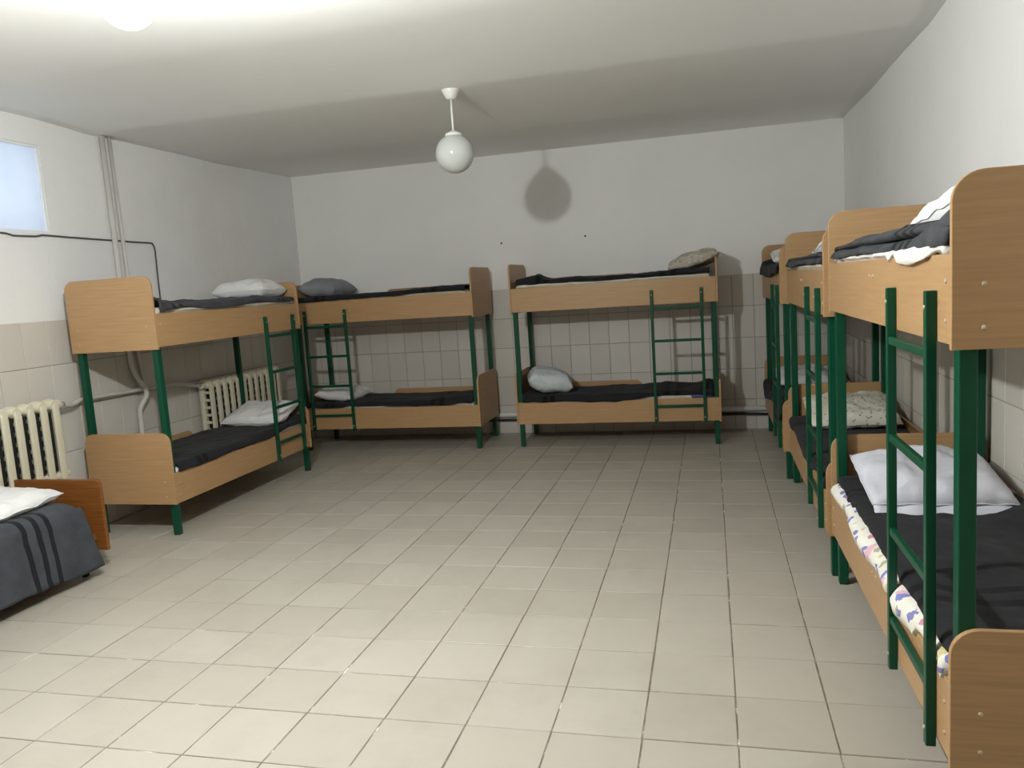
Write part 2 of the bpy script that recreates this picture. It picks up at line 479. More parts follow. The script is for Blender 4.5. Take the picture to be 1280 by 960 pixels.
# ------------------------------------------------------------------ bunk beds
L, W = 2.0, 0.72
BT = 0.018
def rounded_board(y0, y1, z0, z1, r, n=7):
    p = [(y0, z0)]
    for c, a0 in (((y0 + r, z1 - r), math.pi), ((y1 - r, z1 - r), math.pi / 2)):
        for k in range(n + 1):
            a = a0 - k * (math.pi / 2) / n
            p.append((c[0] + r * math.cos(a), c[1] + r * math.sin(a)))
    p.append((y1, z0))
    return p
bolt_me = None
def bolt(parent, co, axis):
    global bolt_me
    if bolt_me is None:
        o = MB().lathe([(0, 0.004), (0.004, 0.0036), (0.0062, 0.002), (0.0070, 0.0), (0.0070, -0.002)], seg=10).build('bolt', CAP, None, True)
        bolt_me = o.data; bpy.data.objects.remove(o)
    o = obj_from(bolt_me, 'bolt', parent)
    o.location = co; o.rotation_euler = axis
    return o

LIFT = {}
def bunk(loc, rz, label, mirror=False, dz=0.0, width=W, lift=(0.0, 0.0), foot=None):
    """local x: tall headboard end (0) to short footboard end (L); y: front (0) to wall; ladder near the footboard"""
    root = empty('bunk_bed', loc, rz)
    LIFT[root.name] = lift
    l0, l1 = lift
    tag(root, label, 'bunk bed', 'bunk beds around the room')
    def put(m, name, mat, parent=root, smooth=False):
        if mirror: m.mirror_x(L)
        o = m.build(name, mat, parent, smooth)
        return o
    mx = (lambda x: L - x) if mirror else (lambda x: x)
    HU, FU = 1.86 + dz, (foot or 1.80 + dz)
    RU0, RU1 = 1.362 + l1, 1.595 + l1
    for nm, x0, x1, z0, z1, r in (('headboard', 0, BT, 1.345 + l1, HU, 0.075), ('headboard', 0, BT, 0.232 + l0, 0.752 + l0, 0.075),
                                  ('footboard', L - BT, L, 1.358 + l1 * .8, FU, 0.075), ('footboard', L - BT, L, 0.222 + l0, 0.632 + l0 * .5, 0.075)):
        b = put(MB().prism(rounded_board(0, width, z0, z1, r), 'x', x0, x1, 0.0025), nm, WOOD)
        xo = mx(x0 - .0005 if x0 == 0 else x1 + .0005)
        sgn = -1 if (x0 == 0) != mirror else 1
        for yy in (0.075, width - 0.075):
            for zz in (z0 + 0.055, z0 + 0.165):
                bolt(b, (xo, yy, zz), (0, sgn * math.pi / 2, 0))
    # side rails: front plain, wall side with a raised guard over the head half
    for z0, z1, up in ((RU0, RU1, 0.085), (0.234 + l0, 0.455 + l0, 0.105)):
        fr = put(MB().box((BT + .001, 0.004, z0), (L - BT - .001, 0.004 + BT, z1), 0.002), 'side_rail', WOOD)
        for xx in (0.06, L - 0.06): 
            for zz in (z0 + 0.06, z1 - 0.07): bolt(fr, (mx(xx), 0.0035, zz), (math.pi / 2, 0, 0))
        bolt(fr, (mx(0.98), 0.0035, z1 - 0.06), (math.pi / 2, 0, 0)); bolt(fr, (mx(1.04), 0.0035, z1 - 0.06), (math.pi / 2, 0, 0))
        pts = [(BT + .001, z0), (L - BT - .001, z0), (L - BT - .001, z1), (1.28, z1), (1.16, z1 + up), (BT + .001, z1 + up)]
        put(MB().prism(pts, 'y', width - 0.004 - BT, width - 0.004, 0.002), 'back_rail', WOOD)
        put(MB().box((BT + .048, 0.024, z0 + 0.04), (L - BT - .048, width - 0.024, z0 + 0.052)), 'bed_base', PLY)
    # green square-tube frame
    P = 0.045
    for x0 in (BT + .001, L - BT - .001 - P):
        for y0 in (0.0235, width - 0.0235 - P):
            leg = put(MB().box((x0, y0, 0.006), (x0 + P, y0 + P, 1.52), 0.004), 'post', GREEN)
            o = put(MB().box((x0 + .002, y0 + .002, 0.0), (x0 + P - .002, y0 + P - .002, 0.0065)), 'foot_cap', BLACK_PIPE, leg)
        for zc in (0.275 + l0, 1.39 + l1):
            put(MB().box((x0 + .008, 0.0235 + P + .0005, zc - 0.015), (x0 + P - .008, width - 0.0235 - P - .0005, zc + 0.012), 0.003), 'crossbar', GREEN)
    # ladder
    lad = empty('ladder', (0, 0, 0)); lad.parent = root
    LR = 0.028
    xs = (1.375, 1.835)
    for x0 in xs:
        r_ = put(MB().box((x0, -LR + .003, 0.222), (x0 + LR, 0.003, 1.50 + l1), 0.003), 'ladder_rail', GREEN, lad)
        for zz in (0.275, 1.455 + l1): bolt(r_, (mx(x0 + LR / 2), -LR + .0025, zz), (math.pi / 2, 0, 0))
    for zc in (0.385 + l0, 0.70 + l0, 1.015 + l1 * .7, 1.328 + l1):
        put(MB().box((xs[0] + LR + .0005, -LR + .006, zc - 0.013), (xs[1] - .0005, -.003, zc + 0.013), 0.003), 'rung', GREEN, lad)
    return root

def bump_sum(u, v, lumps):
    s = 0
    for (lu, lv, ru, rv, h) in lumps:
        s += h * math.exp(-((u - lu) / ru) ** 2 - ((v - lv) / rv) ** 2)
    return s

def fractal(x, y, z=0.0, o=4):
    return noise.fractal(Vector((x, y, z)), 0.9, 2.0, o)

def place(o, root, mirror):
    o.location = root.location; o.rotation_euler = root.rotation_euler
    return o

def mattress(root, tier, label, mat, mirror=False, width=W, top=0.05, bulge=0.0, spill=(), seed=0, group='thin mattresses in the bunks'):
    lf_ = LIFT[root.name][tier]
    z1 = (1.595 if tier else 0.455) + lf_
    zb = (1.362 if tier else 0.234) + lf_ + 0.0525
    u0, u1 = 0.072, L - 0.072
    m = MB()
    N, K = 70, 24
    def sec(u):
        o = 0.009 * noise.noise(Vector((u * 9, seed, 0.3))) + 0.004 * noise.noise(Vector((u * 23, seed, 1.3)))
        bl = bulge * (0.65 + 0.6 * noise.noise(Vector((u * 3.2, seed, 7.7)))) + bump_sum(u, 0, [(a, 0, w, 1, h) for a, w, h, d in spill])
        dr = bump_sum(u, 0, [(a, 0, w, 1, d) for a, w, h, d in spill])
        lad = max(math.exp(-((u - 1.389) / .055) ** 2), math.exp(-((u - 1.849) / .055) ** 2))
        bl = bl * (1 - lad) + min(bl, 0.022) * lad
        dr *= 1 - lad
        vf = 0.03 - bl
        t = z1 + top
        low = min(z1 + 0.004 - dr, t - .02) if bl < 0.03 else z1 + 0.006 - dr
        pts = [(0.032, zb)]
        if bl > 0.03 and dr > 0.004:
            pts += [(0.032, z1 - .03), (0.03, z1 + .006), (-0.004, z1 + .006), (-0.008, low), (vf - .004, low + .004), (vf - 0.012, (low + t) / 2), (vf + .004, t - .012), (vf + .03, t + o)]
        else:
            pts += [(0.032, z1 - .03), (0.03, z1 - .004), (min(.03, vf + .012), z1 + .006), (vf + .003, z1 + .010), (vf - .001 + o, z1 + top * .35), (vf - .002 + o, z1 + top * .6), (vf + .008, t - .012), (vf + .03, t + o)]
        for k in range(1, 12):
            v = 0.06 + (width - 0.12) * k / 12
            pts.append((v, t + 0.008 * noise.noise(Vector((u * 5, v * 6, seed + 4)))))
        pts += [(width - .05, t - .004), (width - .030, t - .02), (width - .03, zb)]
        return pts
    rows = []
    for i in range(N + 1):
        u = u0 + (u1 - u0) * i / N
        e = min(i, N - i) / N
        sc = sec(u)
        if i in (0, N): sc = [(v, zb + (z - zb) * 0.93 if z > z1 else z) for v, z in sc]
        rows.append([m.bm.verts.new((u, v, z)) for v, z in sc])
    n = len(rows[0])
    for a, b in zip(rows, rows[1:]):
        for k in range(n):
            m.bm.faces.new((a[k], b[k], b[(k + 1) % n], a[(k + 1) % n]))
    m.bm.faces.new(rows[0]); m.bm.faces.new(rows[-1][::-1])
    if mirror: m.mirror_x(L)
    o = m.build('mattress', mat, None, True)
    tag(o, label, 'mattress', group)
    return place(o, root, mirror)

def blanket(root, tier, label, mat, mirror=False, width=W, top=0.05, th=0.014, drop=0.02, dropvar=0.02, lumps=(), drops=(), fold=0.0, u0=0.072, u1=L - 0.072, seed=0.0, wr=0.010, front=0.012, group='wool blankets on the bunks'):
    """cloth lying on the mattress: front hem hangs 'drop' below the mattress top, lumps = bunched folds"""
    z1 = (1.595 if tier else 0.455) + LIFT[root.name][tier] + top + 0.009
    m = MB(); NU, NV = 110, 54
    def fn(a, b):
        u = u0 + (u1 - u0) * a
        d = drop + dropvar * noise.noise(Vector((u * 2.6, seed, 2.2))) + 0.007 * noise.noise(Vector((u * 9.0, seed, 5.2))) + bump_sum(u, 0, [(q, 0, w, 1, h) for q, w, h in drops])
        d = max(d, 0.002)
        arc = 0.012
        lf = d + arc; tot = lf + (width - 0.04 - front)
        s = b * tot
        n1 = fractal(u * 4.0, s * 5.0, seed) * wr + abs(noise.noise(Vector((u * 2.2 + s * 3, s * 6.5 - u, seed + 9)))) * wr * 1.2
        if s < d:
            v, z = front, z1 - arc - (d - s)
            v -= abs(n1) * 0.8 + 0.002; 
            z += 0.0
        elif s < lf:
            t = (s - d) / arc
            v, z = front + arc * 0.3 * t, z1 - arc * (1 - t) ** 1.5
        else:
            v, z = front + arc * 0.3 + (s - lf), z1
        vv = max(v, 0.0)
        wgt = min(1.0, max(0.0, (s - d * 0.6) / 0.05))
        lump = bump_sum(u, vv, lumps)
        crease = 1 + 0.55 * noise.noise(Vector((u * 13, vv * 9, seed + 5))) if lump > 0.012 else 1
        z += wgt * (max(n1, -0.006) + lump * crease)
        if s < d + .02: z += 0.35 * lump * min(1, s / max(d, .005))
        e = min(a, 1 - a)
        return (u, v, z)
    m.grid(NU, NV, fn)
    for fc in m.bm.faces: pass
    if mirror: m.mirror_x(L)
    o = m.build('blanket', mat, None, True, recalc=False)
    # orient outward (up)
    me = o.data
    if sum(p.normal.z for p in me.polygons) < 0: me.flip_normals()
    so = o.modifiers.new('cloth', 'SOLIDIFY'); so.thickness = th; so.offset = 1.0
    tag(o, label, 'blanket', group)
    if fold > 0:
        f = MB()
        def ff(a, b):
            u = u0 + 0.02 + (u1 - u0 - 0.04) * a
            ang = math.pi * (1.5 - b * 1.0)
            t = fold * (0.75 + 0.5 * noise.noise(Vector((u * 2.1, seed, 6)))) * min(1, 6 * a + .25) * min(1, 6 * (1 - a) + .25)
            if b < 0.5:
                q = b / 0.5
                v = front + 0.02 - 0.02 * math.sin(math.pi * q) * 1.2; z = z1 + th + t * (0.06 + 0.94 * q)
            else:
                q = (b - 0.5) / 0.5
                v = front + 0.02 + q * (width - .10); z = z1 + th + t + 0.02 * math.sin(q * 3.1) + fractal(u * 4, v * 6, seed + 3) * .012
                if q > .8: z -= (q - .8) / .2 * t * .8
            v += 0.008 * noise.noise(Vector((u * 6, z * 30, seed)))
            return (u, v, z)
        f.grid(90, 40, ff)
        if mirror: f.mirror_x(L)
        fo = f.build('folded_layer', mat, o, True, recalc=False)
        if sum(p.normal.z for p in fo.data.polygons) < 0: fo.data.flip_normals()
        so = fo.modifiers.new('cloth', 'SOLIDIFY'); so.thickness = th; so.offset = -1
    return place(o, root, mirror)

def pillow(loc, rot, size, label, mat, seed=0, group='pillows on the bunks', sag=0.0, crush=0.25):
    """size = (long, short, thickness); long axis local x, short axis local y"""
    lx, ly, t = size
    m = MB(); n1, n2 = 40, 30
    layers = []
    def pt(a, b, sgn):
        ca = max(0.0, 1 - abs(a) ** 3.0); cb = max(0.0, 1 - abs(b) ** 3.0)
        k = 1 - 0.06 * (a * a * b * b)
        x = a * lx / 2 * (1 - 0.05 * (1 - b * b)) * k; y = b * ly / 2 * (1 - 0.06 * (1 - a * a)) * k
        h = (ca * cb) ** 0.48
        z = sgn * t / 2 * h * (1.0 if sgn > 0 else 0.8)
        wv = fractal(x * 7, y * 7, seed + sgn, 4) * 0.019 + abs(noise.noise(Vector((x * 9 + seed, y * 5, seed)))) * -0.016
        z += wv * min(1, h * 1.6)
        edge = 0.010 * noise.noise(Vector((x * 11, y * 11, seed + 4)))
        z += edge * (1 - h) * 1.5
        z -= sag * (x / (lx / 2)) ** 2 * .5
        return (x, y, z)
    grids = []
    for sgn in (1, -1):
        grids.append(m.grid(n1, n2, lambda a, b: pt(2 * a - 1, 2 * b - 1, sgn)))
    bmesh.ops.remove_doubles(m.bm, verts=m.bm.verts[:], dist=0.0008)
    o = m.build('pillow', mat, None, True)
    # piped seam
    sp_ = MB()
    pts = []
    for k in range(n1): pts.append(pt(2 * k / n1 - 1, -1, 1))
    for k in range(n2): pts.append(pt(1, 2 * k / n2 - 1, 1))
    for k in range(n1): pts.append(pt(1 - 2 * k / n1, 1, 1))
    for k in range(n2 + 1): pts.append(pt(-1, 1 - 2 * k / n2, 1))
    sp_.tube(pts, 0.0035, 6, False)
    sp_.build('seam', mat, o, True)
    o.location = loc; o.rotation_euler = rot
    return tag(o, label, 'pillow', group)

R90 = math.pi / 2
A = bunk((-4.115, 2.085, 0), R90, 'beech and green bunk bed on the wall with the pipes and risers')
B = bunk((-4.665, 4.915, 0), 0, 'beech and green bunk bed in the corner, grey pillow on its top tier', True, -0.02)
C = bunk((-2.30, 4.975, 0), 0, 'beech and green bunk bed with beige pillow on top, against the back wall', False, -0.02)
R1 = bunk((0.197, 1.575, 0), -R90 + 0.009, 'beech and green bunk bed with flowered sheet on its lower tier', False, 0.025, 0.715, (0.02, 0.04), 1.838)
R2 = bunk((0.178, 3.610, 0), -R90, 'beech and green bunk bed in the middle of the row of three', False, 0.02, 0.715, (0.0, 0.012))
R3 = bunk((0.138, 5.645, 0), -R90, 'beech and green bunk bed ending the row of three at the back wall', False, 0.0, 0.715)

def wpt(root, u, v, z, mirror=False):
    if mirror: u = L - u
    return root.matrix_world @ Vector((u, v, z))
bpy.context.view_layer.update()

def pil(root, u, v, z, size, label, mat, along=False, tilt=0.0, roll=0.0, spin=0.0, seed=0, mirror=False, **k):
    """pillow in bed coordinates; by default its long side lies across the bed; tilt raises the head (low u) end when positive"""
    p = wpt(root, u, v, z, mirror)
    rz = root.rotation_euler.z + (0 if along else R90) + spin
    if not along:
        # local x = across (+v), local y = -u ; raise +y side when tilt>0
        t = tilt if not mirror else -tilt
        rot = (t, roll, rz)
    else:
        rot = (roll, tilt if not mirror else -tilt, rz)
    return pillow(p, rot, size, label, mat, seed, **k)

# --- bunk A (radiator wall)
mattress(A, 1, 'upper tier mattress in off white sheet, bunk by the pipes', SHEET, top=0.042, bulge=0.02, seed=1)
blanket(A, 1, 'grey purplish blanket with turned up end, upper tier by the pipes', BLANKET_GREY, top=0.04, drop=0.018, dropvar=0.03, seed=1.5,
        lumps=[(0.05, 0.1, 0.09, 0.5, 0.075), (0.95, 0.55, 0.3, 0.2, 0.025), (1.35, .3, .35, .4, .02)], wr=0.013)
pil(A, 1.74, 0.33, 1.735, (0.55, 0.44, 0.21), 'white pillow on the upper tier of the bunk by the pipes', LINEN_WHITE, seed=11)
mattress(A, 0, 'lower tier mattress in cream sheet, bunk by the pipes', SHEET_W, top=0.04, bulge=0.012, seed=2)
blanket(A, 0, 'charcoal blanket on the lower tier in front of the radiator', BLANKET, top=0.038, drop=0.03, dropvar=0.02, seed=2.5, drops=[(1.7, 0.35, -0.025)],
        lumps=[(1.9, .2, .12, .4, .05)], wr=0.008)
pil(A, 1.74, 0.35, 0.60, (0.62, 0.46, 0.16), 'white pillow on the lower tier in front of the radiator', LINEN_WHITE, tilt=-0.26, seed=12)
# --- bunk B (corner)
mattress(B, 1, 'upper tier mattress in yellowish sheet, corner bunk', SHEET, True, top=0.03, bulge=0.012, seed=3)
blanket(B, 1, 'charcoal blanket on the upper tier of the corner bunk', BLANKET, True, top=0.028, drop=0.006, dropvar=0.02, seed=3.5, lumps=[(0.1, .1, .6, .5, .02), (0.5, .3, .3, .3, .01)], wr=0.008, drops=[(1.6, .3, .02)])
pil(B, 1.74, 0.38, 1.72, (0.62, 0.44, 0.24), 'grey pillow on the upper tier of the corner bunk', LINEN_GREY, tilt=-0.10, seed=13, mirror=True)
mattress(B, 0, 'lower tier mattress in white sheet, corner bunk', SHEET_W, True, top=0.035, bulge=0.012, seed=4)
blanket(B, 0, 'dark blue grey blanket on the lower tier of the corner bunk', BLANKET, True, top=0.033, drop=0.012, dropvar=0.012, seed=4.5, lumps=[(0.1, .3, .2, .5, .04), (.35, .1, .2, .2, .02)], wr=0.009, drops=[(0.75, .35, .014)])
pil(B, 1.66, 0.37, 0.575, (0.60, 0.48, 0.16), 'pale pillow on the lower tier of the corner bunk', LINEN_WHITE, tilt=-0.12, seed=14, mirror=True)
# --- bunk C (back wall)
mattress(C, 1, 'upper tier mattress in cream sheet under the beige pillow', SHEET, top=0.044, bulge=0.018, seed=5, spill=[(0.22, 0.16, 0.018, 0.004)])
blanket(C, 1, 'black charcoal blanket bunched at one end, under the beige pillow', BLANKET, top=0.040, drop=0.004, dropvar=0.015, seed=5.5, wr=0.014,
        lumps=[(0.28, .15, .07, .2, .05), (0.15, .3, .12, .4, .035), (.6, .1, .3, .3, .012), (1.75, .3, .3, .5, .02)])
pil(C, 1.785, 0.36, 1.755, (0.62, 0.52, 0.17), 'beige printed pillow leaning on the upper board against the back wall', LINEN_BEIGE, tilt=-0.24, seed=15)
mattress(C, 0, 'lower tier mattress in white and blue sheet, under the plump pale pillow', SHEET_W, top=0.04, bulge=0.012, seed=6)
blanket(C, 0, 'charcoal blanket on the lower tier under the plump pale pillow', BLANKET, top=0.038, drop=0.03, dropvar=0.01, seed=6.5, drops=[(0.75, .4, .012), (1.6, .3, -0.035)],
        lumps=[(1.9, .2, .10, .5, .065), (1.62, .35, .16, .25, .03), (1.45, .5, .1, .2, .02), (0.06, .2, .06, .3, .03)], wr=0.011)
bc = MB(); bc.box((0, 0, 0), (0.20, 0.10, 0.034), 0.012, 3)
bc = bc.build('folded_cloth', mat_linen('blue cotton', (0.12, 0.12, 0.32), (0.08, 0.08, 0.22)), None, True)
bc.location = wpt(C, 1.725, 0.006, 0.4555)
tag(bc, 'small folded blue cloth on the lower rail beside the ladder, against the back wall', 'cloth')
pil(C, 0.30, 0.28, 0.635, (0.52, 0.48, 0.27), 'plump pale blue pillow on the lower tier against the back wall', LINEN_PRINT, tilt=0.22, seed=16, spin=0.25)
# --- bunk R1 (flowered sheet)
mattress(R1, 1, 'upper tier mattress, white sheet spilling over the rail', SHEET_W, width=0.715, top=0.035, bulge=0.02, seed=7,
         spill=[(1.12, .12, .012, .010), (1.40, .13, .030, .030), (1.62, .12, .034, .030), (1.82, .10, .028, .018)])
blanket(R1, 1, 'thick folded grey blanket with black stripes, top of the bunk over the flowered sheet', BLANKET_STRIPE, width=0.715, top=0.031, th=0.016, drop=0.008, dropvar=0.01, seed=7.5, wr=0.014, fold=0.042, front=0.02,
        lumps=[(1.80, .05, .14, .16, .05)])
pil(R1, 1.45, 0.36, 1.765, (0.76, 0.56, 0.19), 'fat white pillow on the upper tier beside the striped blanket', LINEN_WHITE, along=True, tilt=-0.10, seed=17)
mattress(R1, 0, 'lower tier mattress in white sheet with bright flowers', SHEET_FLORAL, width=0.715, top=0.065, bulge=0.052, seed=8, spill=[(1.5, .35, .016, 0.022), (.9, .3, .010, 0.012)])
blanket(R1, 0, 'charcoal blanket laid flat over the flowered sheet', BLANKET, width=0.715, top=0.063, drop=0.004, dropvar=0.006, front=0.035, seed=8.5, wr=0.009, drops=[(0.2, .22, .05)],
        lumps=[(.1, .2, .1, .3, .015), (1.0, .66, 1.5, .08, .03)])
pr = pil(R1, 0.385, 0.355, 0.640, (0.60, 0.57, 0.17), 'lilac grey pillow on the lower tier over the flowered sheet', LINEN_BLUE, tilt=0.18, seed=18)
fp = MB()
fp.grid(24, 5, lambda a, b: ((a - .5) * 0.56, -0.262 - 0.050 * b + 0.006 * math.sin(a * 17), -0.008 - 0.030 * b ** 1.5 + 0.005 * math.sin(a * 23 + 1)))
fp = fp.build('pillowcase_flap', LINEN_BLUE, pr, True)
so = fp.modifiers.new('cloth', 'SOLIDIFY'); so.thickness = 0.012; so.offset = 0
# --- bunk R2 (middle of the row)
mattress(R2, 1, 'upper tier mattress in cream sheet, middle of the row of three', SHEET, width=0.715, top=0.042, bulge=0.015, seed=9)
blanket(R2, 1, 'dark grey blanket heaped on the upper tier, middle of the row of three', BLANKET_GREY, width=0.715, top=0.04, drop=0.015, dropvar=0.02, seed=9.5, wr=0.012, fold=0.03,
        lumps=[(.6, .4, .6, .5, .02)])
pil(R2, 1.58, 0.30, 1.72, (0.58, 0.46, 0.12), 'white pillow behind the folded blanket, upper tier, middle of the row', LINEN_WHITE, seed=19, tilt=-0.1)
mattress(R2, 0, 'lower tier mattress in blue printed sheet, middle of the row of three', SHEET_FLORAL, width=0.715, top=0.04, bulge=0.015, seed=10, spill=[(.75, .2, .02, 0.0)])
blanket(R2, 0, 'charcoal blanket under the sprigged pillow, lower tier', BLANKET, width=0.715, top=0.038, drop=0.02, dropvar=0.025, seed=10.5, wr=0.010, drops=[(1.15, .3, .05), (.15, .2, .02), (1.62, .15, -.02)])
pil(R2, 0.42, 0.37, 0.615, (0.60, 0.56, 0.17), 'white sprigged pillow on the lower tier, middle of the row', LINEN_FLORAL, tilt=0.22, seed=20)
# --- bunk R3 (end of the row)
mattress(R3, 1, 'upper tier mattress in white sheet, bunk ending the row', SHEET_W, width=0.715, top=0.04, bulge=0.015, seed=21)
blanket(R3, 1, 'dark blanket hanging over the rail, upper tier, bunk ending the row', BLANKET, width=0.715, top=0.038, drop=0.03, dropvar=0.03, seed=21.5, wr=0.012, front=-0.004, drops=[(0.9, .9, .05)],
        lumps=[(.14, .1, .1, .2, .05)])
pil(R3, 0.42, 0.34, 1.735, (0.58, 0.46, 0.15), 'white pillow on the upper tier of the bunk ending the row', LINEN_WHITE, seed=22, tilt=0.2)
mattress(R3, 0, 'lower tier mattress in white sheet, bunk ending the row', SHEET_W, width=0.715, top=0.04, bulge=0.02, seed=23)
blanket(R3, 0, 'black blanket hanging over the lower rail, bunk ending the row', BLANKET, width=0.715, top=0.038, drop=0.04, dropvar=0.03, seed=23.5, wr=0.010, front=-0.004, drops=[(.4, .3, .06), (1.2, .2, -.03)],
        lumps=[(.12, .1, .1, .2, .03)])
pil(R3, 0.36, 0.37, 0.60, (0.60, 0.48, 0.14), 'white pillow on the lower tier of the bunk ending the row', LINEN_WHITE, tilt=0.2, seed=24)

# ------------------------------------------------------------------ low cot with the striped blanket
cot = empty('cot', (0, 0, 0))
cot.location = (-4.53, 1.43, 0)
tag(cot, 'low cot with varnished orange brown headboard, under the window', 'bed')
def cb(m, name, mat, **k): return m.build(name, mat, cot, **k)
cb(MB().prism(rounded_board(-0.40, 0.40, 0.13, 0.588, 0.035), 'y', -0.014, 0.014, 0.003) if False else
   MB().prism([(p[0], p[1]) for p in rounded_board(-0.40, 0.395, 0.13, 0.588, 0.035)], 'y', -0.014, 0.014, 0.003), 'headboard', COT_WOOD)
cb(MB().prism([(p[0], p[1]) for p in rounded_board(-0.40, 0.395, 0.13, 0.45, 0.035)], 'y', -1.97, -1.942, 0.003), 'footboard', COT_WOOD)
for x in (-0.36, 0.30):
    cb(MB().box((x, -1.94, 0.20), (x + .025, -0.016, 0.24), .003), 'side_rail', COT_WOOD)
    for y in (-0.13, -1.85):
        lg = cb(MB().box((x - .004, y - .02, 0.03), (x + .031, y + .02, 0.20), .003), 'leg', BLACK_PIPE)
        MB().lathe([(0.022, 0.03), (0.024, 0.02), (0.02, 0.0), (0, 0.0)], (x + .0135, y, 0), 14).build('foot', BLACK_PIPE, lg, True)
cb(MB().box((-0.334, -1.93, 0.27), (0.30, -0.22, 0.30)), 'bed_base', PLY)
mt = MB().box((-0.39, -1.92, 0.302), (0.375, -0.215, 0.462), 0.04, 4).build('mattress', SHEET_W, None, True)
mt.location = cot.location
tag(mt, 'mattress hidden under the grey striped cot blanket', 'mattress')
cbm = MB()
def cot_fn(a, b):
    y = 1.275 - a * 1.72
    wv = fractal(y * 3, b * 4, 3.3) * 0.008
    drop = 0.395 - 0.03 * math.sin(y * 2.5) + 0.012 * noise.noise(Vector((y * 5, 0, 1))) - 0.05 * max(0, (0.95 - y)) * 0
    top_w = 0.775; arc = 0.07
    tot = top_w + drop; s = b * tot
    if s < top_w - arc:
        x, z = -4.93 + s, 0.480
    elif s < top_w + arc * 0.6:
        t = (s - (top_w - arc)) / (arc * 1.6)
        an = t * math.pi / 2
        x, z = -4.93 + top_w - arc + arc * math.sin(an) + .004 * t, 0.480 - arc * (1 - math.cos(an))
    else:
        q = (s - top_w - arc * 0.6)
        x, z = -4.93 + top_w + .004 + 0.05 * (q / drop) ** 1.0, 0.480 - arc - q
        x += 0.006 * noise.noise(Vector((y * 7, z * 4, 2)))
        y += 0.07 * (q / drop) * max(0, 1 - a * 8)
    if a < 0.03 and s < top_w: z -= 0.17 * (1 - a / 0.03) ** 2
    return (x, y, z + (wv if s < top_w else 0))
cbm.grid(90, 60, cot_fn)
co = cbm.build('blanket', COT_BLANKET, None, True, recalc=False)
if sum(p.normal.z for p in co.data.polygons) < 0: co.data.flip_normals()
so = co.modifiers.new('cloth', 'SOLIDIFY'); so.thickness = 0.01; so.offset = 1
tag(co, 'grey blanket with three black stripes draped over the low cot', 'blanket')
pillow((-4.575, 1.03, 0.535), (0.05, 0.04, 0.04), (0.62, 0.54, 0.14), 'white pillow on the low cot under the window', LINEN_WHITE, 31, group=None)

# ------------------------------------------------------------------ cast iron radiators
def radiator(y0, n, pitch, z0, H, label):
    root = empty('radiator', (X_L + 0.115, y0, z0))
    tag(root, label, 'radiator', 'cream cast iron radiators')
    D = 0.13
    m = MB()
    w = pitch * 0.54
    # front and rear columns: flattened oval tubes
    def oval(cx, wx, wy, zz0, zz1):
        N = 14
        rings = []
        prof = [(zz0 - .02, .55), (zz0, .9), (zz0 + .03, 1.0), (zz1 - .03, 1.0), (zz1, .9), (zz1 + .02, .55)]
        for z, k in prof:
            r = []
            for q in range(N):
                an = 2 * math.pi * q / N
                c, s_ = math.cos(an), math.sin(an)
                r.append(m.bm.verts.new((cx + k * wx / 2 * math.copysign(abs(c) ** .38, c), k * wy / 2 * math.copysign(abs(s_) ** .38, s_), z)))
            rings.append(r)
        for a, b in zip(rings, rings[1:]):
            for q in range(N): m.bm.faces.new((a[q], a[(q + 1) % N], b[(q + 1) % N], b[q]))
        m.bm.faces.new(rings[0][::-1]); m.bm.faces.new(rings[-1])
    oval(D / 2 - .011, 0.022, w, 0.03, H - 0.055)
    oval(-D / 2 + .022, 0.044, w, 0.03, H - 0.05)
    # rounded heads joining the columns
    for zc in (0.045, H - 0.045):
        m.tube([(-D / 2 + .012, 0, zc), (-D / 2 + .03, 0, zc), (0, 0, zc + (.008 if zc > .3 else -.008)), (D / 2 - .03, 0, zc), (D / 2 - .012, 0, zc)], [w * .6, w * .74, w * .78, w * .74, w * .6], 14)
        m.tube([(0, -pitch / 2, zc), (0, pitch / 2, zc)], 0.03, 14)
    nb = 6
    for k in range(nb):
        zc = 0.12 + (H - 0.24) * k / (nb - 1)
        m.box((-D / 2 + .04, -w * .22, zc - .012), (D / 2 - .04, w * .22, zc + .012), .003)
    sec = m.build('section', CREAM, root, True)
    smooth_auto(sec, 50)
    me = sec.data
    for k in range(1, n):
        o = obj_from(me, 'section', root); o.location = (0, k * pitch, 0)
    # dark blocks filling the gaps, their colour standing in for deep shade
    gap_fill = MB()
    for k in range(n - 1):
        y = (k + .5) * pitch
        gap_fill.box((-D / 2 + .03, y - (pitch - w) / 2 + .001, 0.085), (D / 2 - .024, y + (pitch - w) / 2 - .001, H - 0.085))
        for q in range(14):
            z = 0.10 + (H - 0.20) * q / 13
            gap_fill.box((D / 2 - .0245, y - .012, z), (D / 2 - .018, y + .012, z + 0.010))
    gap_fill.build('gap_shade', GAP_SHADE, root)
    # end plugs and wall brackets
    for yy, s_ in ((-pitch / 2 - .012, -1), ((n - .5) * pitch + .012, 1)):
        for zc in (0.045, H - 0.045):
            MB().tube([(0, yy - .014, zc), (0, yy + .014, zc)], 0.033, 8).build('plug', CREAM, root)
    for k in (1, n - 2):
        MB().box((-0.105, (k + .5) * pitch - .01, H - .085), (0.0, (k + .5) * pitch + .01, H - .07)).build('bracket', CREAM, root)
    return root
radiator(0.90, 10, 0.104, 0.47, 0.585, 'cream radiator under the window behind the low cot')
radiator(3.60, 12, 0.105, 0.375, 0.585, 'cream radiator behind the pale pillow of the bunk by the pipes')

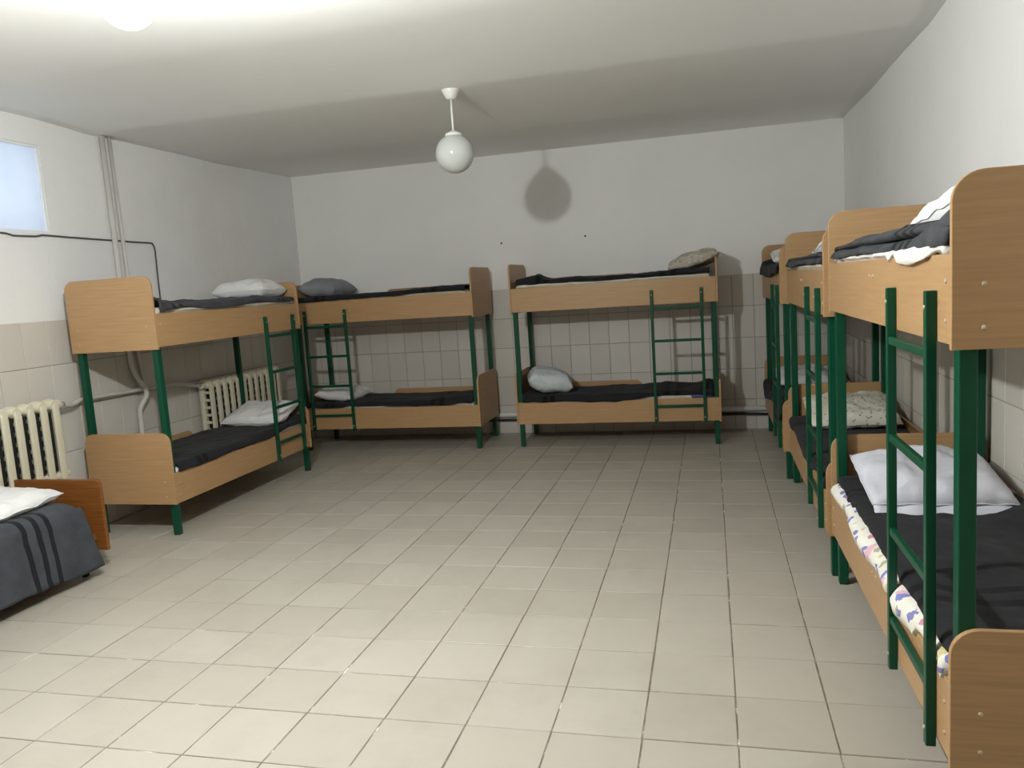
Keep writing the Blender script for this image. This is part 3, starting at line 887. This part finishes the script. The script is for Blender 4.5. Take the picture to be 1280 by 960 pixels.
# ------------------------------------------------------------------ pipes
def bend(pts, n=5, r=0.04):
    """round the corners of a polyline"""
    P = [Vector(p) for p in pts]; out = [P[0]]
    for a, b, c in zip(P, P[1:], P[2:]):
        d1, d2 = (a - b), (c - b)
        k = min(r, d1.length * .45, d2.length * .45)
        s, e = b + d1.normalized() * k, b + d2.normalized() * k
        for i in range(n + 1):
            t = i / n
            out.append((1 - t) ** 2 * s + 2 * t * (1 - t) * b + t * t * e)
    out.append(P[-1]); return out
px = X_L + 0.045
t1 = empty('heating_pipe', (px, 2.76, 0))
tag(t1, 'thick white riser pipe running from ceiling to floor beside the bunk', 'pipe')
def wp(root, pts, r, name='pipe', mat=PIPE_PAINT):
    o = root.location
    return MB().tube([Vector(p) - o for p in bend(pts)], r, 12).build(name, mat, root, True)
wp(t1, [(px, 2.755, CEIL - .01), (px, 2.77, 1.16), (px + .03, 2.80, 1.06), (px + .05, 2.845, 0.985), (px + .05, 2.845, 0.93), (px + .01, 2.79, 0.83), (px, 2.79, 0.003)], 0.021)
wp(t1, [(px + .03, 2.82, 0.985), (px + .01, 2.70, 0.985), (px + .01, 2.20, 1.00), (px + .035, 2.08, 0.975), (px + .07, 1.93, 0.995), (px + .07, 1.885, 1.008)], 0.016, 'branch_pipe')
MB().tube([(0.07, -0.86, 1.005), (0.07, -0.80, 1.0)], 0.023, 10).build('union_nut', PIPE_PAINT, t1, True)
t2 = empty('heating_pipe', (px, 2.85, 0))
tag(t2, 'thin white riser pipe turning towards the second radiator', 'pipe')
wp(t2, [(px, 2.835, CEIL - .01), (px, 2.865, 1.30), (px, 2.90, 0.985), (px, 3.00, 0.968), (px + .02, 3.25, 0.975), (px + .06, 3.46, 0.925), (px + .07, 3.52, 0.92)], 0.015)
t3 = empty('heating_pipe', (-2.0, Y_B - 0.045, 0.215))
tag(t3, 'white heating pipe along the foot of the back wall', 'pipe')
wp(t3, [(X_L + .02, Y_B - .035, 0.215), (-2.0, Y_B - .035, 0.212), (X_R - .02, Y_B - .035, 0.222)], 0.028, 'pipe', WHITE_ENAMEL)
t4 = empty('drain_pipe', (-2.0, Y_B - 0.03, 0.15))
tag(t4, 'thin black pipe under the white one at the back wall', 'pipe')
wp(t4, [(X_L + .02, Y_B - .03, 0.10), (-4.2, Y_B - .03, 0.10), (-3.4, Y_B - .03, 0.15), (-1.9, Y_B - .03, 0.155), (-0.15, Y_B - .03, 0.165), (X_R - .02, Y_B - .03, 0.135)], 0.014, 'pipe', BLACK_PIPE)
cb_ = MB()
cpts = []
for k in range(48):
    y = 0.4 + k * (3.24 - 0.4) / 47
    cpts.append((X_L + .008, y, 2.205 - 0.013 * (y - 1.7) + 0.006 * noise.noise(Vector((y * 3, 0, 5))) - (0.012 if abs(y - 1.95) < .12 else 0)))
cpts += [(X_L + .008, 3.262, 2.155), (X_L + .008, 3.268, 2.12), (X_L + .008, 3.262, 1.9), (X_L + .008, 3.26, 1.62)]
tag(cb_.tube(cpts, 0.0065, 8).build('cable', CABLE, None, True), 'thin dark cable stapled along the wall below the window', 'cable')
for x, z, lb in ((-2.539, 2.092, 'small dark screw in the white wall above the gap between two bunks'), (-1.624, 2.098, 'small dark screw in the white wall below the globe shadow')):
    o = MB().lathe([(0, 0.012), (0.006, 0.011), (0.010, 0.006), (0.010, -0.006)], seg=10).build('screw', BLACK_PIPE, None, True)
    o.location = (x, Y_B, z); o.rotation_euler = (R90, 0, 0)
    tag(o, lb, 'screw')

# ------------------------------------------------------------------ globe lamps
OPAL = MT('opal glass', (0.54, 0.56, 0.545), 0.12, 0.5)
OPAL.b.inputs['Subsurface Weight'].default_value = 0.15
OPAL.b.inputs['Subsurface Radius'].default_value = (0.03, 0.03, 0.03)
OPAL = OPAL.m
LIT = bpy.data.materials.new('lit opal glass'); LIT.use_nodes = True
lt = LIT.node_tree; lt.nodes.clear()
lo_, lm_, ltr, le = lt.nodes.new('ShaderNodeOutputMaterial'), lt.nodes.new('ShaderNodeMixShader'), lt.nodes.new('ShaderNodeBsdfTransparent'), lt.nodes.new('ShaderNodeEmission')
le.inputs['Color'].default_value = (0.98, 1.0, 0.98, 1); le.inputs['Strength'].default_value = GLOBE_GLOW
lm_.inputs[0].default_value = 0.3
lt.links.new(ltr.outputs[0], lm_.inputs[1]); lt.links.new(le.outputs[0], lm_.inputs[2]); lt.links.new(lm_.outputs[0], lo_.inputs[0])
def globe_lamp(x, y, label, lit, GZ=-0.428, GR=0.133):
    zc = ceil_z(x, y)
    if lit: GZ = 2.585 - zc
    root = empty('globe_lamp', (x, y, zc))
    tag(root, label, 'lamp', 'globe lamps hanging from the ceiling')
    MB().lathe([(0, 0.004), (0.058, 0.004), (0.060, -0.004), (0.052, -0.024), (0.036, -0.056), (0.020, -0.066), (0, -0.066)], seg=28).build('canopy', WHITE_ENAMEL, root, True)
    MB().tube([(0, 0, -0.062), (0, 0, GZ + GR + 0.005)], 0.0075, 10).build('rod', WHITE_ENAMEL, root, True)
    MB().lathe([(0, 0.030), (0.014, 0.030), (0.030, 0.020), (0.056, 0.010), (0.060, 0.0), (0.058, -0.012), (0, -0.012)], (0, 0, GZ + GR - 0.006), 28).build('gallery', WHITE_ENAMEL, root, True)
    prof = [(GR * math.sin(math.pi * k / 24) if 0 < k < 24 else 0, GZ + GR * math.cos(math.pi * k / 24)) for k in range(25)]
    MB().lathe(prof, seg=40).build('globe_shade', LIT if lit else OPAL, root, True)
    if lit:
        ld = bpy.data.lights.new('bulb', 'POINT'); ld.energy = LAMP_POWER; ld.shadow_soft_size = 0.045; ld.color = (0.975, 1.0, 0.97)
        lo2 = bpy.data.objects.new('bulb', ld); link(lo2, root); lo2.location = (0, 0, GZ)
    return root
globe_lamp(-2.055, 2.735, 'unlit white glass globe lamp on a white rod, over the middle of the floor', False)
globe_lamp(-2.11, -0.40, 'small lit globe lamp glowing white, cut off by the top of the picture', True, -0.435, 0.085)
